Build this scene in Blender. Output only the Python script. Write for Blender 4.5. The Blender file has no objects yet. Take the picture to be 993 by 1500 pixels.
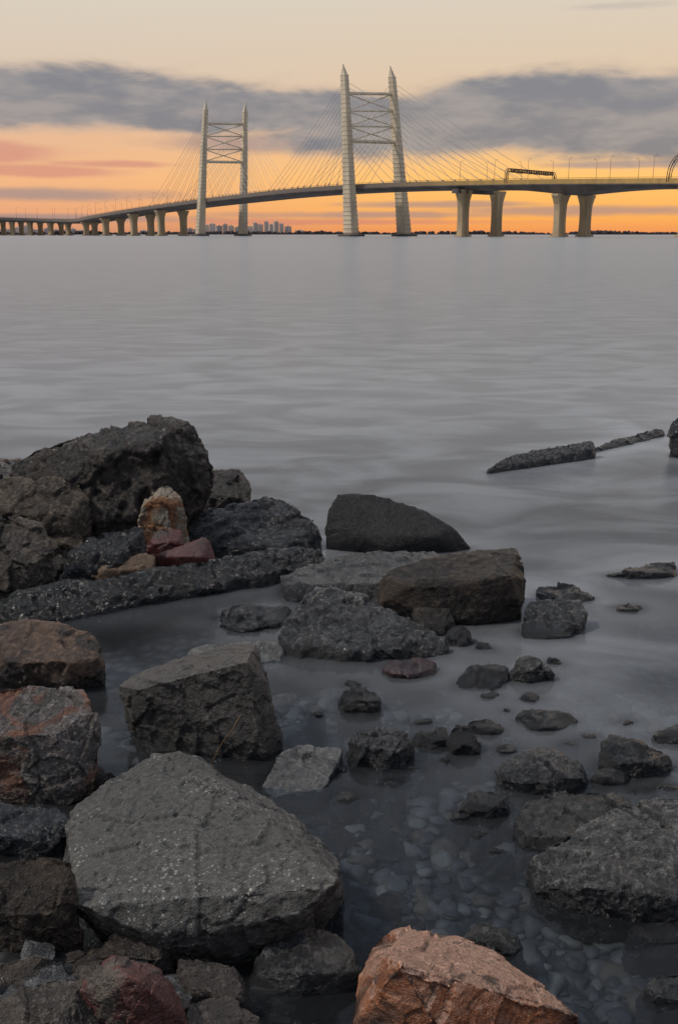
import bpy, bmesh, math, random, time
import numpy as np
from mathutils import Vector, noise, Matrix
from mathutils.kdtree import KDTree
random.seed(7); T0=time.time()
sc=bpy.context.scene
COL=sc.collection
# ------------------------------------------------------------------ camera
H=1.7; F=1458.0; PITCH=math.atan((750-343)/F)
cp,sp=math.cos(PITCH),math.sin(PITCH)
cd=bpy.data.cameras.new("Camera"); cam=bpy.data.objects.new("Camera",cd); COL.objects.link(cam)
cam.location=(0,0,H); cam.rotation_euler=(math.pi/2-PITCH,0,0)
cd.sensor_fit='VERTICAL'; cd.sensor_height=36; cd.sensor_width=24; cd.lens=35
cd.clip_start=0.05; cd.clip_end=60000
sc.camera=cam
sc.view_settings.view_transform='Standard'; sc.view_settings.look='None'; sc.view_settings.exposure=0
def ray(px,py):
    a=(px-496.5)/F; b=(750-py)/F
    return Vector((a, cp+b*sp, -sp+b*cp))
def W(px,py,Y):            # point on a pixel's view ray at ground distance Y
    r=ray(px,py); return Vector((0,0,H))+r*(Y/r.y)
def Yat(py,z=0.0):         # ground distance of a level z
    r=ray(496.5,py); return (z-H)/r.z*r.y
def pxof(p):
    yc=p.y*cp-(p.z-H)*sp
    return 496.5+F*p.x/yc
# ------------------------------------------------------------------ vectorised gradient noise
_r=np.random.RandomState(11); PERM=np.concatenate([_r.permutation(256)]*3); G=_r.normal(size=(256,3)); G/=np.linalg.norm(G,axis=1)[:,None]
def pn(P):
    I=np.floor(P).astype(int); f=P-I; I&=255; u=f*f*f*(f*(f*6-15)+10); r=0
    for dx in (0,1):
        wx=u[:,0] if dx else 1-u[:,0]
        for dy in (0,1):
            wy=u[:,1] if dy else 1-u[:,1]
            for dz in (0,1):
                wz=u[:,2] if dz else 1-u[:,2]
                h=PERM[PERM[PERM[(I[:,0]+dx)&255]+((I[:,1]+dy)&255)]+((I[:,2]+dz)&255)]
                r=r+wx*wy*wz*np.einsum('ij,ij->i',G[h],f-np.array([dx,dy,dz]))
    return r*1.5
def fbm(P,o=4,g=.5,l=2.1):
    r=0;a=1.
    for k in range(o): r=r+a*pn(P+k*17.3); P=P*l; a*=g
    return r
# ------------------------------------------------------------------ node helpers
def newmat(n):
    m=bpy.data.materials.new(n); m.use_nodes=True; nt=m.node_tree; nt.nodes.clear()
    return m,nt
class NB:
    def __init__(s,nt): s.nt=nt; s.n=nt.nodes; s.l=nt.links
    def _set(s,inp,v):
        if v is None: return
        if isinstance(v,bpy.types.NodeSocket): s.l.new(v,inp)
        else: inp.default_value=v
    def node(s,t,**kw):
        n=s.n.new(t)
        for k,v in kw.items(): setattr(n,k,v)
        return n
    def m(s,op,a,b=None,c=None,clamp=False):
        n=s.node('ShaderNodeMath',operation=op); n.use_clamp=clamp
        s._set(n.inputs[0],a)
        if b is not None: s._set(n.inputs[1],b)
        if c is not None: s._set(n.inputs[2],c)
        return n.outputs[0]
    def mr(s,v,a,b,c=0.,d=1.,smooth=True):
        n=s.node('ShaderNodeMapRange'); n.interpolation_type='SMOOTHSTEP' if smooth else 'LINEAR'
        s._set(n.inputs[0],v)
        for i,x in zip((1,2,3,4),(a,b,c,d)): s._set(n.inputs[i],x)
        return n.outputs[0]
    def mix(s,f,a,b,blend='MIX'):
        n=s.node('ShaderNodeMix',data_type='RGBA',blend_type=blend)
        s._set(n.inputs[0],f)
        s._set(n.inputs[6],a if isinstance(a,bpy.types.NodeSocket) else (*a[:3],1))
        s._set(n.inputs[7],b if isinstance(b,bpy.types.NodeSocket) else (*b[:3],1))
        return n.outputs[2]
    def noise(s,vec,scale,detail=6,rough=.55,dist=0.):
        n=s.node('ShaderNodeTexNoise'); s._set(n.inputs['Vector'],vec)
        n.inputs['Scale'].default_value=scale; n.inputs['Detail'].default_value=detail
        n.inputs['Roughness'].default_value=rough; n.inputs['Distortion'].default_value=dist
        return n.outputs[0]
    def vor(s,vec,scale,feat='F1'):
        n=s.node('ShaderNodeTexVoronoi',feature=feat); s._set(n.inputs['Vector'],vec)
        n.inputs['Scale'].default_value=scale
        return n
    def ramp(s,f,stops,interp='LINEAR'):
        n=s.node('ShaderNodeValToRGB'); cr=n.color_ramp; cr.interpolation=interp
        while len(cr.elements)>1: cr.elements.remove(cr.elements[-1])
        cr.elements[0].position=stops[0][0]; cr.elements[0].color=(*stops[0][1],1)
        for p,c in stops[1:]:
            e=cr.elements.new(p); e.color=(*c,1)
        s._set(n.inputs[0],f); return n.outputs[0]
    def pos(s): return s.node('ShaderNodeNewGeometry').outputs['Position']
    def mapping(s,vec,scale=(1,1,1),loc=(0,0,0)):
        n=s.node('ShaderNodeMapping'); s._set(n.inputs[0],vec); n.inputs['Scale'].default_value=scale; n.inputs['Location'].default_value=loc
        return n.outputs[0]
    def sep(s,vec):
        n=s.node('ShaderNodeSeparateXYZ'); s._set(n.inputs[0],vec); return n.outputs
    def comb(s,x,y,z=0.):
        n=s.node('ShaderNodeCombineXYZ'); s._set(n.inputs[0],x); s._set(n.inputs[1],y); s._set(n.inputs[2],z); return n.outputs[0]
    def bump(s,h,strength,dist,normal=None):
        n=s.node('ShaderNodeBump'); s._set(n.inputs['Height'],h); n.inputs['Strength'].default_value=strength
        n.inputs['Distance'].default_value=dist
        if normal is not None: s._set(n.inputs['Normal'],normal)
        return n.outputs[0]
    def out(s,sh,kind='ShaderNodeOutputMaterial'):
        o=s.node(kind); s.l.new(sh,o.inputs[0])
# ------------------------------------------------------------------ world
w=bpy.data.worlds.new("World"); sc.world=w; w.use_nodes=True; w.node_tree.nodes.clear()
b=NB(w.node_tree)
d=b.node('ShaderNodeTexCoord').outputs['Generated']
S=b.sep(d); u,yy,v=S[0],S[1],S[2]
vt=b.m('MAXIMUM',v,0.0)
front=b.mr(yy,-0.3,0.9)
low_r=b.ramp(vt,[(0.0,(.84,.27,.08)),(.015,(.96,.40,.07)),(.05,(1.0,.52,.12)),(.08,(.90,.51,.21)),(.13,(.72,.53,.35)),(.20,(.69,.59,.46)),(.30,(.58,.54,.51)),(.5,(.42,.45,.50)),(1.,(.33,.37,.44))])
low_l=b.ramp(vt,[(0.0,(.58,.25,.14)),(.02,(.80,.36,.17)),(.05,(.86,.44,.20)),(.09,(.77,.45,.26)),(.13,(.69,.52,.38)),(.20,(.68,.59,.47)),(.30,(.58,.54,.51)),(.5,(.42,.45,.50)),(1.,(.33,.37,.44))])
side=b.mr(u,-.30,.15)
skyc=b.mix(side,low_l,low_r)
back=b.ramp(vt,[(0.,(.15,.145,.16)),(.2,(.18,.175,.20)),(.5,(.22,.235,.28)),(1.,(.33,.37,.44))])
skyc=b.mix(front,back,skyc)
cv=b.comb(u,b.m('MULTIPLY',v,3.3),0.)
n1=b.noise(cv,7.5,6,.56,.3)
n2=b.noise(cv,26.,3,.55,.2)
nn=b.m('ADD',b.m('MULTIPLY',b.m('SUBTRACT',n1,.5),2.5),b.m('MULTIPLY',b.m('SUBTRACT',n2,.5),.7))
def ell(px,py,rx,ry):
    uc=(px-496.5)/1490; vc=(344-py)*.00059
    a=b.m('DIVIDE',b.m('SUBTRACT',u,uc),rx/1490); c=b.m('DIVIDE',b.m('SUBTRACT',v,vc),ry*.00059)
    q=b.m('SQRT',b.m('ADD',b.m('MULTIPLY',a,a),b.m('MULTIPLY',c,c)))
    return b.m('SUBTRACT',1.,q)
def dens(lst,amp,lo,hi):
    r=None
    for e in lst:
        q=ell(*e); r=q if r is None else b.m('MAXIMUM',r,q)
    r=b.m('ADD',r,b.m('MULTIPLY',nn,amp))
    return b.mr(r,lo,hi)
main=dens([(20,146,520,54),(370,158,340,40),(880,168,360,76),(600,182,260,56),(720,150,170,50),(1000,150,240,62)],.42,-.10,.42)
mainf=b.m('MULTIPLY',main,b.mr(yy,.2,.6))
lowc=dens([(70,284,230,14),(860,308,330,12),(60,320,320,9),(560,314,280,9),(380,205,190,22),(640,298,200,8),(900,240,180,7)],.5,-.02,.75)
pink=dens([(10,222,150,22),(70,250,180,12),(200,238,120,8),(520,325,300,7)],.5,-.05,.7)
topc=dens([(840,20,120,10)],.6,.15,1.0)
shade=b.mr(b.m('ADD',b.m('MULTIPLY',n2,.45),b.m('MULTIPLY',n1,1.)),.58,.88)
cc=b.mix(shade,(.31,.275,.265),(.175,.175,.20))
cc=b.mix(b.mr(main,.2,.95),(.48,.36,.28),cc)
skyc=b.mix(b.m('MULTIPLY',pink,.62),skyc,(.58,.20,.16))
skyc=b.mix(b.m('MULTIPLY',lowc,.70),skyc,b.mix(side,(.27,.21,.225),(.34,.215,.21)))
skyc=b.mix(b.m('MULTIPLY',topc,.45),skyc,(.42,.37,.34))
skyc=b.mix(b.m('MULTIPLY',mainf,.93),skyc,cc)
nish=b.node('ShaderNodeTexSky',sky_type='NISHITA'); nish.sun_disc=False
nish.sun_elevation=math.radians(50); nish.sun_rotation=math.radians(250)
sk=b.node('ShaderNodeMix',data_type='RGBA',blend_type='ADD'); sk.inputs[0].default_value=.010
b.l.new(skyc,sk.inputs[6]); b.l.new(nish.outputs[0],sk.inputs[7])
bg=b.node('ShaderNodeBackground'); b.l.new(sk.outputs[2],bg.inputs[0]); bg.inputs[1].default_value=1.0
b.out(bg.outputs[0],'ShaderNodeOutputWorld')
w.cycles.sampling_method='MANUAL'; w.cycles.sample_map_resolution=256
sd=bpy.data.lights.new("Sun",'SUN'); so=bpy.data.objects.new("Sun",sd); COL.objects.link(so)
sd.energy=1.45; sd.angle=math.radians(6); sd.color=(1,.92,.81)
dirv=Vector((-.62,-.10,.77)).normalized()
so.rotation_euler=dirv.to_track_quat('Z','Y').to_euler()
# ------------------------------------------------------------------ generic mesh helpers
def tag(o,label=None,cat=None,kind=None,group=None):
    if label: o["label"]=label
    if cat: o["category"]=cat
    if kind: o["kind"]=kind
    if group: o["group"]=group
def obj(name,me,parent=None,mat=None):
    o=bpy.data.objects.new(name,me); COL.objects.link(o)
    if mat: me.materials.append(mat)
    if parent: o.parent=parent
    return o
def mesh(verts,faces,smooth=False):
    me=bpy.data.meshes.new("m"); me.from_pydata([tuple(x) for x in verts],[],faces)
    bm=bmesh.new(); bm.from_mesh(me); bmesh.ops.recalc_face_normals(bm,faces=bm.faces); bm.to_mesh(me); bm.free()
    if smooth:
        for p in me.polygons: p.use_smooth=True
    me.update(); return me
def add_tube(V,Fc,pts,r,n=5,r2=None):
    base=len(V); N=len(pts)
    for i,p in enumerate(pts):
        t=(pts[min(i+1,N-1)]-pts[max(i-1,0)]).normalized()
        up=Vector((0,0,1)) if abs(t.z)<.95 else Vector((0,1,0))
        a=t.cross(up).normalized(); c=t.cross(a)
        rr=r if r2 is None else r+(r2-r)*i/max(1,N-1)
        for k in range(n):
            an=2*math.pi*k/n; V.append(p+a*rr*math.cos(an)+c*rr*math.sin(an))
    for i in range(N-1):
        for k in range(n):
            Fc.append((base+i*n+k,base+i*n+(k+1)%n,base+(i+1)*n+(k+1)%n,base+(i+1)*n+k))
    Fc.append(tuple(base+k for k in range(n))); Fc.append(tuple(base+(N-1)*n+k for k in reversed(range(n))))
def add_loft(V,Fc,secs):
    base=len(V); n=len(secs[0])
    for s in secs: V.extend(s)
    for i in range(len(secs)-1):
        for k in range(n):
            Fc.append((base+i*n+k,base+i*n+(k+1)%n,base+(i+1)*n+(k+1)%n,base+(i+1)*n+k))
    Fc.append(tuple(base+k for k in range(n))); Fc.append(tuple(base+(len(secs)-1)*n+k for k in reversed(range(n))))
def add_box(V,Fc,c,ax,ay,sx,sy,z0,z1):
    s=[]
    for z in (z0,z1):
        s.append([Vector((c.x,c.y,z))+ax*sx*i+ay*sy*j for i,j in ((-.5,-.5),(.5,-.5),(.5,.5),(-.5,.5))])
    add_loft(V,Fc,s)
# ------------------------------------------------------------------ structure materials
def simple_mat(n,c,c2=None,rough=.7,scale=.3,bump=0.,spec=.3,c3=None):
    m,nt=newmat(n); q=NB(nt); p=q.pos()
    bs=q.node('ShaderNodeBsdfPrincipled')
    nz=q.noise(q.mapping(p,(1,1,.35)),scale,4,.6)
    c2=c2 or tuple(x*.7 for x in c)
    col=q.mix(q.mr(nz,.35,.65),c2,c)
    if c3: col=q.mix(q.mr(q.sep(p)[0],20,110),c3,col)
    q.l.new(col,bs.inputs['Base Color'])
    bs.inputs['Roughness'].default_value=rough; bs.inputs['Specular IOR Level'].default_value=spec
    if bump: q.l.new(q.bump(nz,.6,bump),bs.inputs['Normal'])
    q.out(bs.outputs[0]); return m
M_pyl=simple_mat("pylon_paint",(.86,.73,.53),(.68,.57,.42),.5,.15)
M_conc=simple_mat("pier_concrete",(.66,.50,.31),(.48,.37,.23),.85,.12)
M_gird=simple_mat("girder_steel",(.18,.155,.15),(.12,.105,.10),.6,.1)
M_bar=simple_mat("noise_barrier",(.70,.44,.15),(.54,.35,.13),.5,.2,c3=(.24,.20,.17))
M_road=simple_mat("asphalt",(.05,.05,.05),(.04,.04,.04),.9,.5)
M_cable=simple_mat("cable",(.62,.57,.50),(.52,.48,.43),.5,.1)
M_dark=simple_mat("dark_steel",(.09,.07,.05),(.05,.045,.04),.5,1.)
M_lamp=simple_mat("lamp_metal",(.22,.19,.16),(.18,.16,.14),.5,1.)
# ------------------------------------------------------------------ bridge deck line
ctrl=[(1180,262.5,545),(1090,261.5,580),(993,261,618),(900,261.5,652),(800,262.5,689),(735,263.5,712),(660,265,742),(592,266.8,770),(523,269.8,801),(450,274.5,843),(400,279,882),(356,284,928),(298,291,1002),(250,297.5,1065),(200,304.5,1130),(160,311,1190),(128,317,1262),(108,321,1330),(70,320.5,1380),(20,319,1395),(-60,317,1390),(-160,316,1380)]
cpts=[W(*c) for c in ctrl]
def cat(p0,p1,p2,p3,t):
    return .5*((2*p1)+(p2-p0)*t+(2*p0-5*p1+4*p2-p3)*t*t+(3*p1-p0-3*p2+p3)*t**3)
E=[]
for i in range(1,len(cpts)-2):
    for k in range(12): E.append(cat(cpts[i-1],cpts[i],cpts[i+1],cpts[i+2],k/12))
E.append(cpts[-2])
for it in range(6):
    E=[E[0]]+[(E[i-1]+E[i]*2+E[i+1])/4 for i in range(1,len(E)-1)]+[E[-1]]
NRM=[];TAN=[]
for i in range(len(E)):
    t=E[min(i+1,len(E)-1)]-E[max(i-1,0)]; t.z=0; t.normalize(); TAN.append(t)
    NRM.append(Vector((t.y,-t.x,0)))
DW=34.
def idx(px,off=0.):
    return min(range(len(E)),key=lambda i:abs(pxof(E[i]+NRM[i]*off)-px)+(1000 if E[i].y>1330 and px>105 else 0))
bridge=bpy.data.objects.new("cable_stayed_bridge",None); COL.objects.link(bridge)
tag(bridge,"long cable-stayed road bridge with two pale twin-leg pylons over water","bridge")
def sweep(name,prof,mat,parent):
    V=[];Fc=[]; secs=[]
    for i in range(len(E)):
        secs.append([E[i]+NRM[i]*a+Vector((0,0,z(i) if callable(z) else z)) for a,z in prof])
    add_loft(V,Fc,secs); return obj(name,mesh(V,Fc),parent,mat)
haun_i=[idx(838,15),idx(704,15)]
def gd(i):
    s=(E[i]-E[haun_i[0]]).length; s2=(E[i]-E[haun_i[1]]).length
    return -5.6-4.2*max(0,1-s/62)**1.6-.6*max(0,1-s2/40)
deck=sweep("deck",[(.6,-2.2),(DW-.6,-2.2),(DW-.6,-3.0),(DW+.4,-3.6),(DW-4,gd),(4,gd),(-.4,-3.6),(-.4,-3.0),(.6,-3.0)],M_gird,bridge)
road=sweep("roadway",[(1.0,-2.18),(DW-1.0,-2.18),(DW-1.,-2.15),(1.,-2.15)],M_road,deck)
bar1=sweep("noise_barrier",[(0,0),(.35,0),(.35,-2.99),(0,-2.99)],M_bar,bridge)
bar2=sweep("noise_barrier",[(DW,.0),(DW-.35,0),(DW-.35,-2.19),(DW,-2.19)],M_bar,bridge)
rail=sweep("handrail",[(-.1,.75),(.25,.75),(.25,.55),(-.1,.55)],M_dark,bridge)
def make_pier(c,t,ztop,wx=8.,flare=15.):
    V=[];Fc=[];n=Vector((t.y,-t.x,0)); secs=[]
    hh=ztop
    for z,a,bb in ((-3,11.5,9),(1.2,11.5,9),(1.25,wx+.6,6.2),(hh*.3,wx,5.6),(hh*.58,wx*1.02,5.6),(hh*.76,wx*1.16,5.8),(hh*.92,flare*.9,6.2),(hh-1.3,flare,6.6),(hh,flare,6.6)):
        ring=[]
        for i,j in ((-.5,-.38),(-.38,-.5),(-.12,-.5),(-.1,-.42),(.1,-.42),(.12,-.5),(.38,-.5),(.5,-.38),(.5,.38),(.38,.5),(.12,.5),(.1,.42),(-.1,.42),(-.12,.5),(-.38,.5),(-.5,.38)):
            ring.append(c+n*a*i+t*bb*j+Vector((0,0,z-c.z)))
        secs.append(ring)
    add_loft(V,Fc,secs); return obj("bridge_pier",mesh(V,Fc),bridge,M_conc)
def pier_pair(pa,pb,off=6.,sc_=1.):
    i=idx(pa,off)
    best=min([off+4+k*.5 for k in range(90)],key=lambda o:abs(pxof(E[i]+NRM[i]*o)-pb))
    for o_ in (off,best):
        c=E[i]+NRM[i]*o_; zt=E[i].z+gd(i)+.3; c=Vector((c.x,c.y,0))
        make_pier(c,TAN[i],zt,8.*sc_,15.*sc_)
for pa,pb in ((681,729),(820,860)): pier_pair(pa,pb)
pier_pair(1012,1057)
for pa,pb in ((237,268),(195,220),(153,177),(126,138)): pier_pair(pa,pb,5,.82)
for px,off in ((101,9),(88,28),(74,9),(60,28),(46,9),(33,28),(18,9),(4,28),(-14,9)):
    i=min(range(len(E)),key=lambda i:abs(pxof(E[i]+NRM[i]*off)-px)+(0 if E[i].y>1325 else 1000)); c=E[i]+NRM[i]*off
    make_pier(Vector((c.x,c.y,0)),TAN[i],E[i].z+gd(i)+.3,4.5+random.uniform(0,2),9)
i=idx(681,6); V=[];Fc=[]; c=E[i]+NRM[i]*17
add_box(V,Fc,c,NRM[i],TAN[i],43,5.6,E[i].z-8.5,E[i].z-5.55)
obj("cap_beam",mesh(V,Fc),bridge,M_gird)
def pylon(Lb,Lt,Ls,Rb,Rt,Rs,YL,YR,wb,wt,levels,label,tanv):
    py_=bpy.data.objects.new("pylon",None); COL.objects.link(py_); py_.parent=bridge; py_["label"]=label
    nv=Vector((tanv.y,-tanv.x,0)); legs=[]
    for (bx,by),(tx,ty),(sx,sy),Y in ((Lb,Lt,Ls,YL),(Rb,Rt,Rs,YR)):
        B=W(bx,by,Y); T=W(tx,ty,Y+2); SP=W(sx,sy,Y+2.2); B.z=0
        V=[];Fc=[];secs=[]
        K=36
        for k in range(K+1):
            s=k/K; wd=wb+(wt-wb)*s**.8
            bands=[(0,1.),(.80,1.),(.84,1.09),(.98,1.09)]
            for ds,ex in bands:
                if k==K and ds>0: break
                cc_=B.lerp(T,s+ds/K); e=wd*ex
                secs.append([cc_+nv*e*.5*i+tanv*e*.55*j for i,j in ((-1,-.86),(-.86,-1),(.86,-1),(1,-.86),(1,.86),(.86,1),(-.86,1),(-1,.86))])
        add_loft(V,Fc,secs); obj("leg",mesh(V,Fc),py_,M_pyl)
        V=[];Fc=[]
        pl=[[ (T.lerp(SP,s))+nv*e*.5*i+tanv*e*.5*j for i,j in ((-1,-1),(1,-1),(1,1),(-1,1))] for s,e in ((-.02,wt*.98),(.1,wt*.8),(.3,wt*.62),(.6,wt*.42),(.62,wt*.3),(1.,.5))]
        add_loft(V,Fc,pl); obj("leg_finial",mesh(V,Fc),py_,M_pyl)
        V=[];Fc=[]
        add_loft(V,Fc,[[Vector((B.x,B.y,z))+nv*e*.5*i+tanv*e*.5*j for i,j in ((-1,-.7),(-.7,-1),(.7,-1),(1,-.7),(1,.7),(.7,1),(-.7,1),(-1,.7))] for z,e in ((-3,wb*2),(1.3,wb*2),(1.8,wb*1.8))])
        obj("leg_footing",mesh(V,Fc),py_,M_gird)
        legs.append((B,T))
    def at(leg,row):
        B,T=leg; lo,hi=0.,1.
        for _ in range(30):
            m_=(lo+hi)/2; p=B.lerp(T,m_); r=p-Vector((0,0,H)); yc=r.y*cp-r.z*sp; ry=750-F*(r.y*sp+r.z*cp)/yc
            if ry>row: lo=m_
            else: hi=m_
        return B.lerp(T,lo)
    pts=[]
    for rowL,rowR,rad in levels:
        a=at(legs[0],rowL); c=at(legs[1],rowR); pts.append((a,c))
        V=[];Fc=[]
        add_tube(V,Fc,[a,c],rad,6); obj("crossbeam",mesh(V,Fc),py_,M_pyl)
    for (a0,c0),(a1,c1) in zip(pts[:-1],pts[1:]):
        for x0_,x1_ in ((a0,c1),(c0,a1)):
            V=[];Fc=[]; add_tube(V,Fc,[x0_,x1_],.5,5); obj("diagonal_brace",mesh(V,Fc),py_,M_pyl)
    return legs
i1=idx(523); i2=idx(298)
LN=pylon((514.5,346),(504.5,110),(502.5,94),(592,346),(574,113),(571.5,97),E[i1].y-4,E[i1].y+30,8.6,4.2,[(137,138,1.2),(163,163,.7),(185,186,.7),(207,209,1.4)],"near pylon with four pale crossbeams",TAN[i1])
LF=pylon((293.5,346),(301.3,161),(302.3,146),(356,346),(359,164),(360,149),E[i2].y-4,E[i2].y+29,7.4,4.0,[(181,182,1.2),(200,200,.7),(219,219,.7),(237,238,1.4)],"farther pylon with slender legs",TAN[i2])
def arc(i,dist,sgn):
    j=i;acc=0
    while 0<j<len(E)-1 and acc<dist:
        acc+=(E[j+sgn]-E[j]).length; j+=sgn
    return j
def fan(leg,i0,side,sgn,reach,n=12):
    B,T=leg
    for k in range(n):
        s=(k+1)/n
        j=arc(i0,reach*(.10+.90*s),sgn)
        lowp=E[j]+NRM[j]*(0.9 if side==0 else DW-.9)+Vector((0,0,-2.0))
        top=B.lerp(T,.60+.37*s)
        d=(top-lowp).normalized()
        V=[];Fc=[]
        add_tube(V,Fc,[lowp,lowp+d*5.5],.45,5)
        L=(top-lowp).length
        mid=[lowp.lerp(top,q)-Vector((0,0,L*.012*math.sin(math.pi*q))) for q in (0.02,.25,.5,.75,1.)]
        add_tube(V,Fc,mid,.15,4)
        obj("stay_cable",mesh(V,Fc),bridge,M_cable)
dsum=sum((E[k+1]-E[k]).length for k in range(i1,i2))
for sd_,leg in enumerate(LN):
    fan(leg,i1,sd_,1,dsum*.47); fan(leg,i1,sd_,-1,dsum*.60)
for sd_,leg in enumerate(LF):
    fan(leg,i2,sd_,-1,dsum*.47); fan(leg,i2,sd_,1,dsum*.50)
def lamp_mesh():
    V=[];Fc=[]
    add_tube(V,Fc,[Vector((0,0,0)),Vector((0,0,14.5))],.16,6,.09)
    add_tube(V,Fc,[Vector((0,0,14.4)),Vector((.8,0,15.2)),Vector((2.3,0,15.4))],.09,5)
    add_box(V,Fc,Vector((2.8,0,0)),Vector((1,0,0)),Vector((0,1,0)),1.3,.4,15.3,15.5)
    add_box(V,Fc,Vector((0,0,0)),Vector((1,0,0)),Vector((0,1,0)),.5,.5,0,.9)
    return mesh(V,Fc)
lm=lamp_mesh(); lm.materials.append(M_lamp)
def lamps(i_start,i_end,step):
    acc=0
    for i in range(i_start,i_end):
        acc+=(E[i+1]-E[i]).length if i+1<len(E) else 0
        if acc>=step:
            acc=0
            for off,flip in ((.8,0),(DW-.8,1)):
                p=E[i]+NRM[i]*off+Vector((0,0,-2.15)); o=obj("street_lamp",lm)
                n=NRM[i]*(-1 if flip else 1); o.location=p; o.rotation_euler=(0,0,math.atan2(n.y,n.x))
                tag(o,"thin metal street lamp standing on the bridge deck","street lamp",group="street lamps along the bridge deck")
lamps(2,idx(655),27); lamps(idx(262),len(E)-3,30)
def gantry(px,length,h,name,lab,cr=3.2,panels=True):
    i=idx(px); p=E[i]+Vector((0,0,-2.15)); n=NRM[i]; up=Vector((0,0,1)); V=[];Fc=[]
    root=bpy.data.objects.new(name,None); COL.objects.link(root); root.location=p; tag(root,lab,"sign gantry")
    def L(a,z,t=0): return n*a+up*z+TAN[i]*t
    q_=[math.pi/2*j/8 for j in range(9)]
    for t in (-.8,.8):
        for dr in (0,1.8):
            c2=cr-dr*.6
            pts=[L(dr,0,t)]+[L(dr+c2*(1-math.cos(q)),h-dr-c2+c2*math.sin(q),t) for q in q_]
            pts+= [L(length-dr-c2*(1-math.cos(q)),h-dr-c2+c2*math.sin(q),t) for q in reversed(q_)]+[L(length-dr,0,t)]
            add_tube(V,Fc,pts,.26,5)
    m_=int(length/1.8)
    for k in range(m_):
        a=cr+k*(length-2*cr)/m_; a2=cr+(k+1)*(length-2*cr)/m_
        add_tube(V,Fc,[L(a,h-1.8,.8),L(a2,h,.8)] if k%2 else [L(a,h,.8),L(a2,h-1.8,.8)],.14,4)
    for q in q_[::2]:
        c2=cr-1.1
        for sg in (0,1):
            A_=cr*(1-math.cos(q)); B_=1.8+c2*(1-math.cos(q)); za=h-cr+cr*math.sin(q); zb_=h-1.8-c2+c2*math.sin(q)
            add_tube(V,Fc,[L(length-A_ if sg else A_,za),L(length-B_ if sg else B_,zb_)],.14,4)
    for k in range(1,6):
        z=(h-cr)*k/6
        add_tube(V,Fc,[L(0,z),L(1.8,z+.8)],.12,4); add_tube(V,Fc,[L(length,z),L(length-1.8,z+.8)],.12,4)
    obj("gantry_frame",mesh(V,Fc),root,M_dark)
    if panels:
        V=[];Fc=[]; k=4.0
        while k<length-5:
            wd=random.uniform(1.0,2.2)
            add_box(V,Fc,L(k+wd/2,0,-.95),n,TAN[i],wd,.25,h-2.4-random.uniform(0,.5),h+.3)
            k+=wd+.8
        obj("sign_panel",mesh(V,Fc),root,M_dark)
gantry(738,64,9.4,"sign_gantry","level metal lattice sign gantry spanning the bridge roadway")
gantry(975,56,16.5,"sign_gantry","tall rounded lattice gantry spanning the bridge roadway",14.,False)
print("bridge",time.time()-T0)
# ------------------------------------------------------------------ uncountable stuff in one mesh
def ico(sub):
    bm=bmesh.new(); bmesh.ops.create_icosphere(bm,subdivisions=sub,radius=1.)
    v=np.array([x.co[:] for x in bm.verts]); f=np.array([[y.index for y in x.verts] for x in bm.faces]); bm.free(); return v,f
def stuff(name,label,cat_,items,sub,mats,amp,seed,smooth=False):
    rs=np.random.RandomState(seed); v,f=ico(sub); VS=[];FS=[];MI=[]
    protos=[]
    for k in range(12):
        p=v.copy()
        for _ in range(9):
            n=rs.normal(size=3); n/=np.linalg.norm(n); c=rs.uniform(.55,.85); dd=p@n; m_=dd>c; p[m_]-=np.outer(dd[m_]-c,n)
        p*= (1+amp*pn(v*1.6+k*9.1))[:,None]; protos.append(p)
    for k,(x,y,z,r,sx,sy,sz) in enumerate(items):
        a=rs.uniform(0,6.28); t=rs.uniform(-.35,.35); p=protos[k%12]*np.array([sx,sy,sz])*r
        ca,sa,ct,st_=math.cos(a),math.sin(a),math.cos(t),math.sin(t)
        Rm=np.array([[ca,-sa,0],[sa,ca,0],[0,0,1]])@np.array([[1,0,0],[0,ct,-st_],[0,st_,ct]])
        VS.append(p@Rm.T+np.array([x,y,z])); FS.append(f+k*len(v)); MI.append(np.full(len(f),rs.randint(len(mats))))
    VS=np.concatenate(VS); FS=np.concatenate(FS); me=bpy.data.meshes.new("m"); me.from_pydata(VS.tolist(),[],FS.tolist())
    me.polygons.foreach_set("material_index",np.concatenate(MI)); me.polygons.foreach_set("use_smooth",np.full(len(FS),smooth)); me.update()
    o=obj(name,me)
    for m_ in mats: me.materials.append(m_)
    tag(o,label,cat_,"stuff"); return o
# ------------------------------------------------------------------ far shore
M_tree=simple_mat("far_foliage",(.085,.07,.075),(.052,.047,.055),.95,.05)
M_shore=simple_mat("shore_soil",(.09,.075,.07),(.06,.05,.05),.95,.02)
V=[];Fc=[]
xs=[-3200+i*40 for i in range(161)]
for x in xs:
    for y,z in ((2880+30*noise.noise(Vector((x*.004,0,0))),-1),(2910,2.2),(3600,3),(3900,-2)): V.append(Vector((x,y+60*noise.noise(Vector((x*.002,3,0))),z)))
for i in range(len(xs)-1):
    for k in range(3): Fc.append((i*4+k,i*4+k+1,(i+1)*4+k+1,(i+1)*4+k))
o=obj("far_shore",mesh(V,Fc),None,M_shore); tag(o,"low dark far shore across the water","shore","structure")
it=[]
for k in range(1600):
    x=random.uniform(-1500,1400); n_=noise.noise(Vector((x*.006,1,2)))
    r=random.uniform(3.,6.5)*(1+.5*n_)
    if noise.noise(Vector((x*.01,7,1)))<-.28: r*=.6
    it.append((x,random.uniform(2930,3060),2+r*.55,r,1.5,1,random.uniform(.7,1.15)))
stuff("far_wood","distant dark strip of trees along the far shore","trees",it,1,[M_tree],.5,1)
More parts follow.
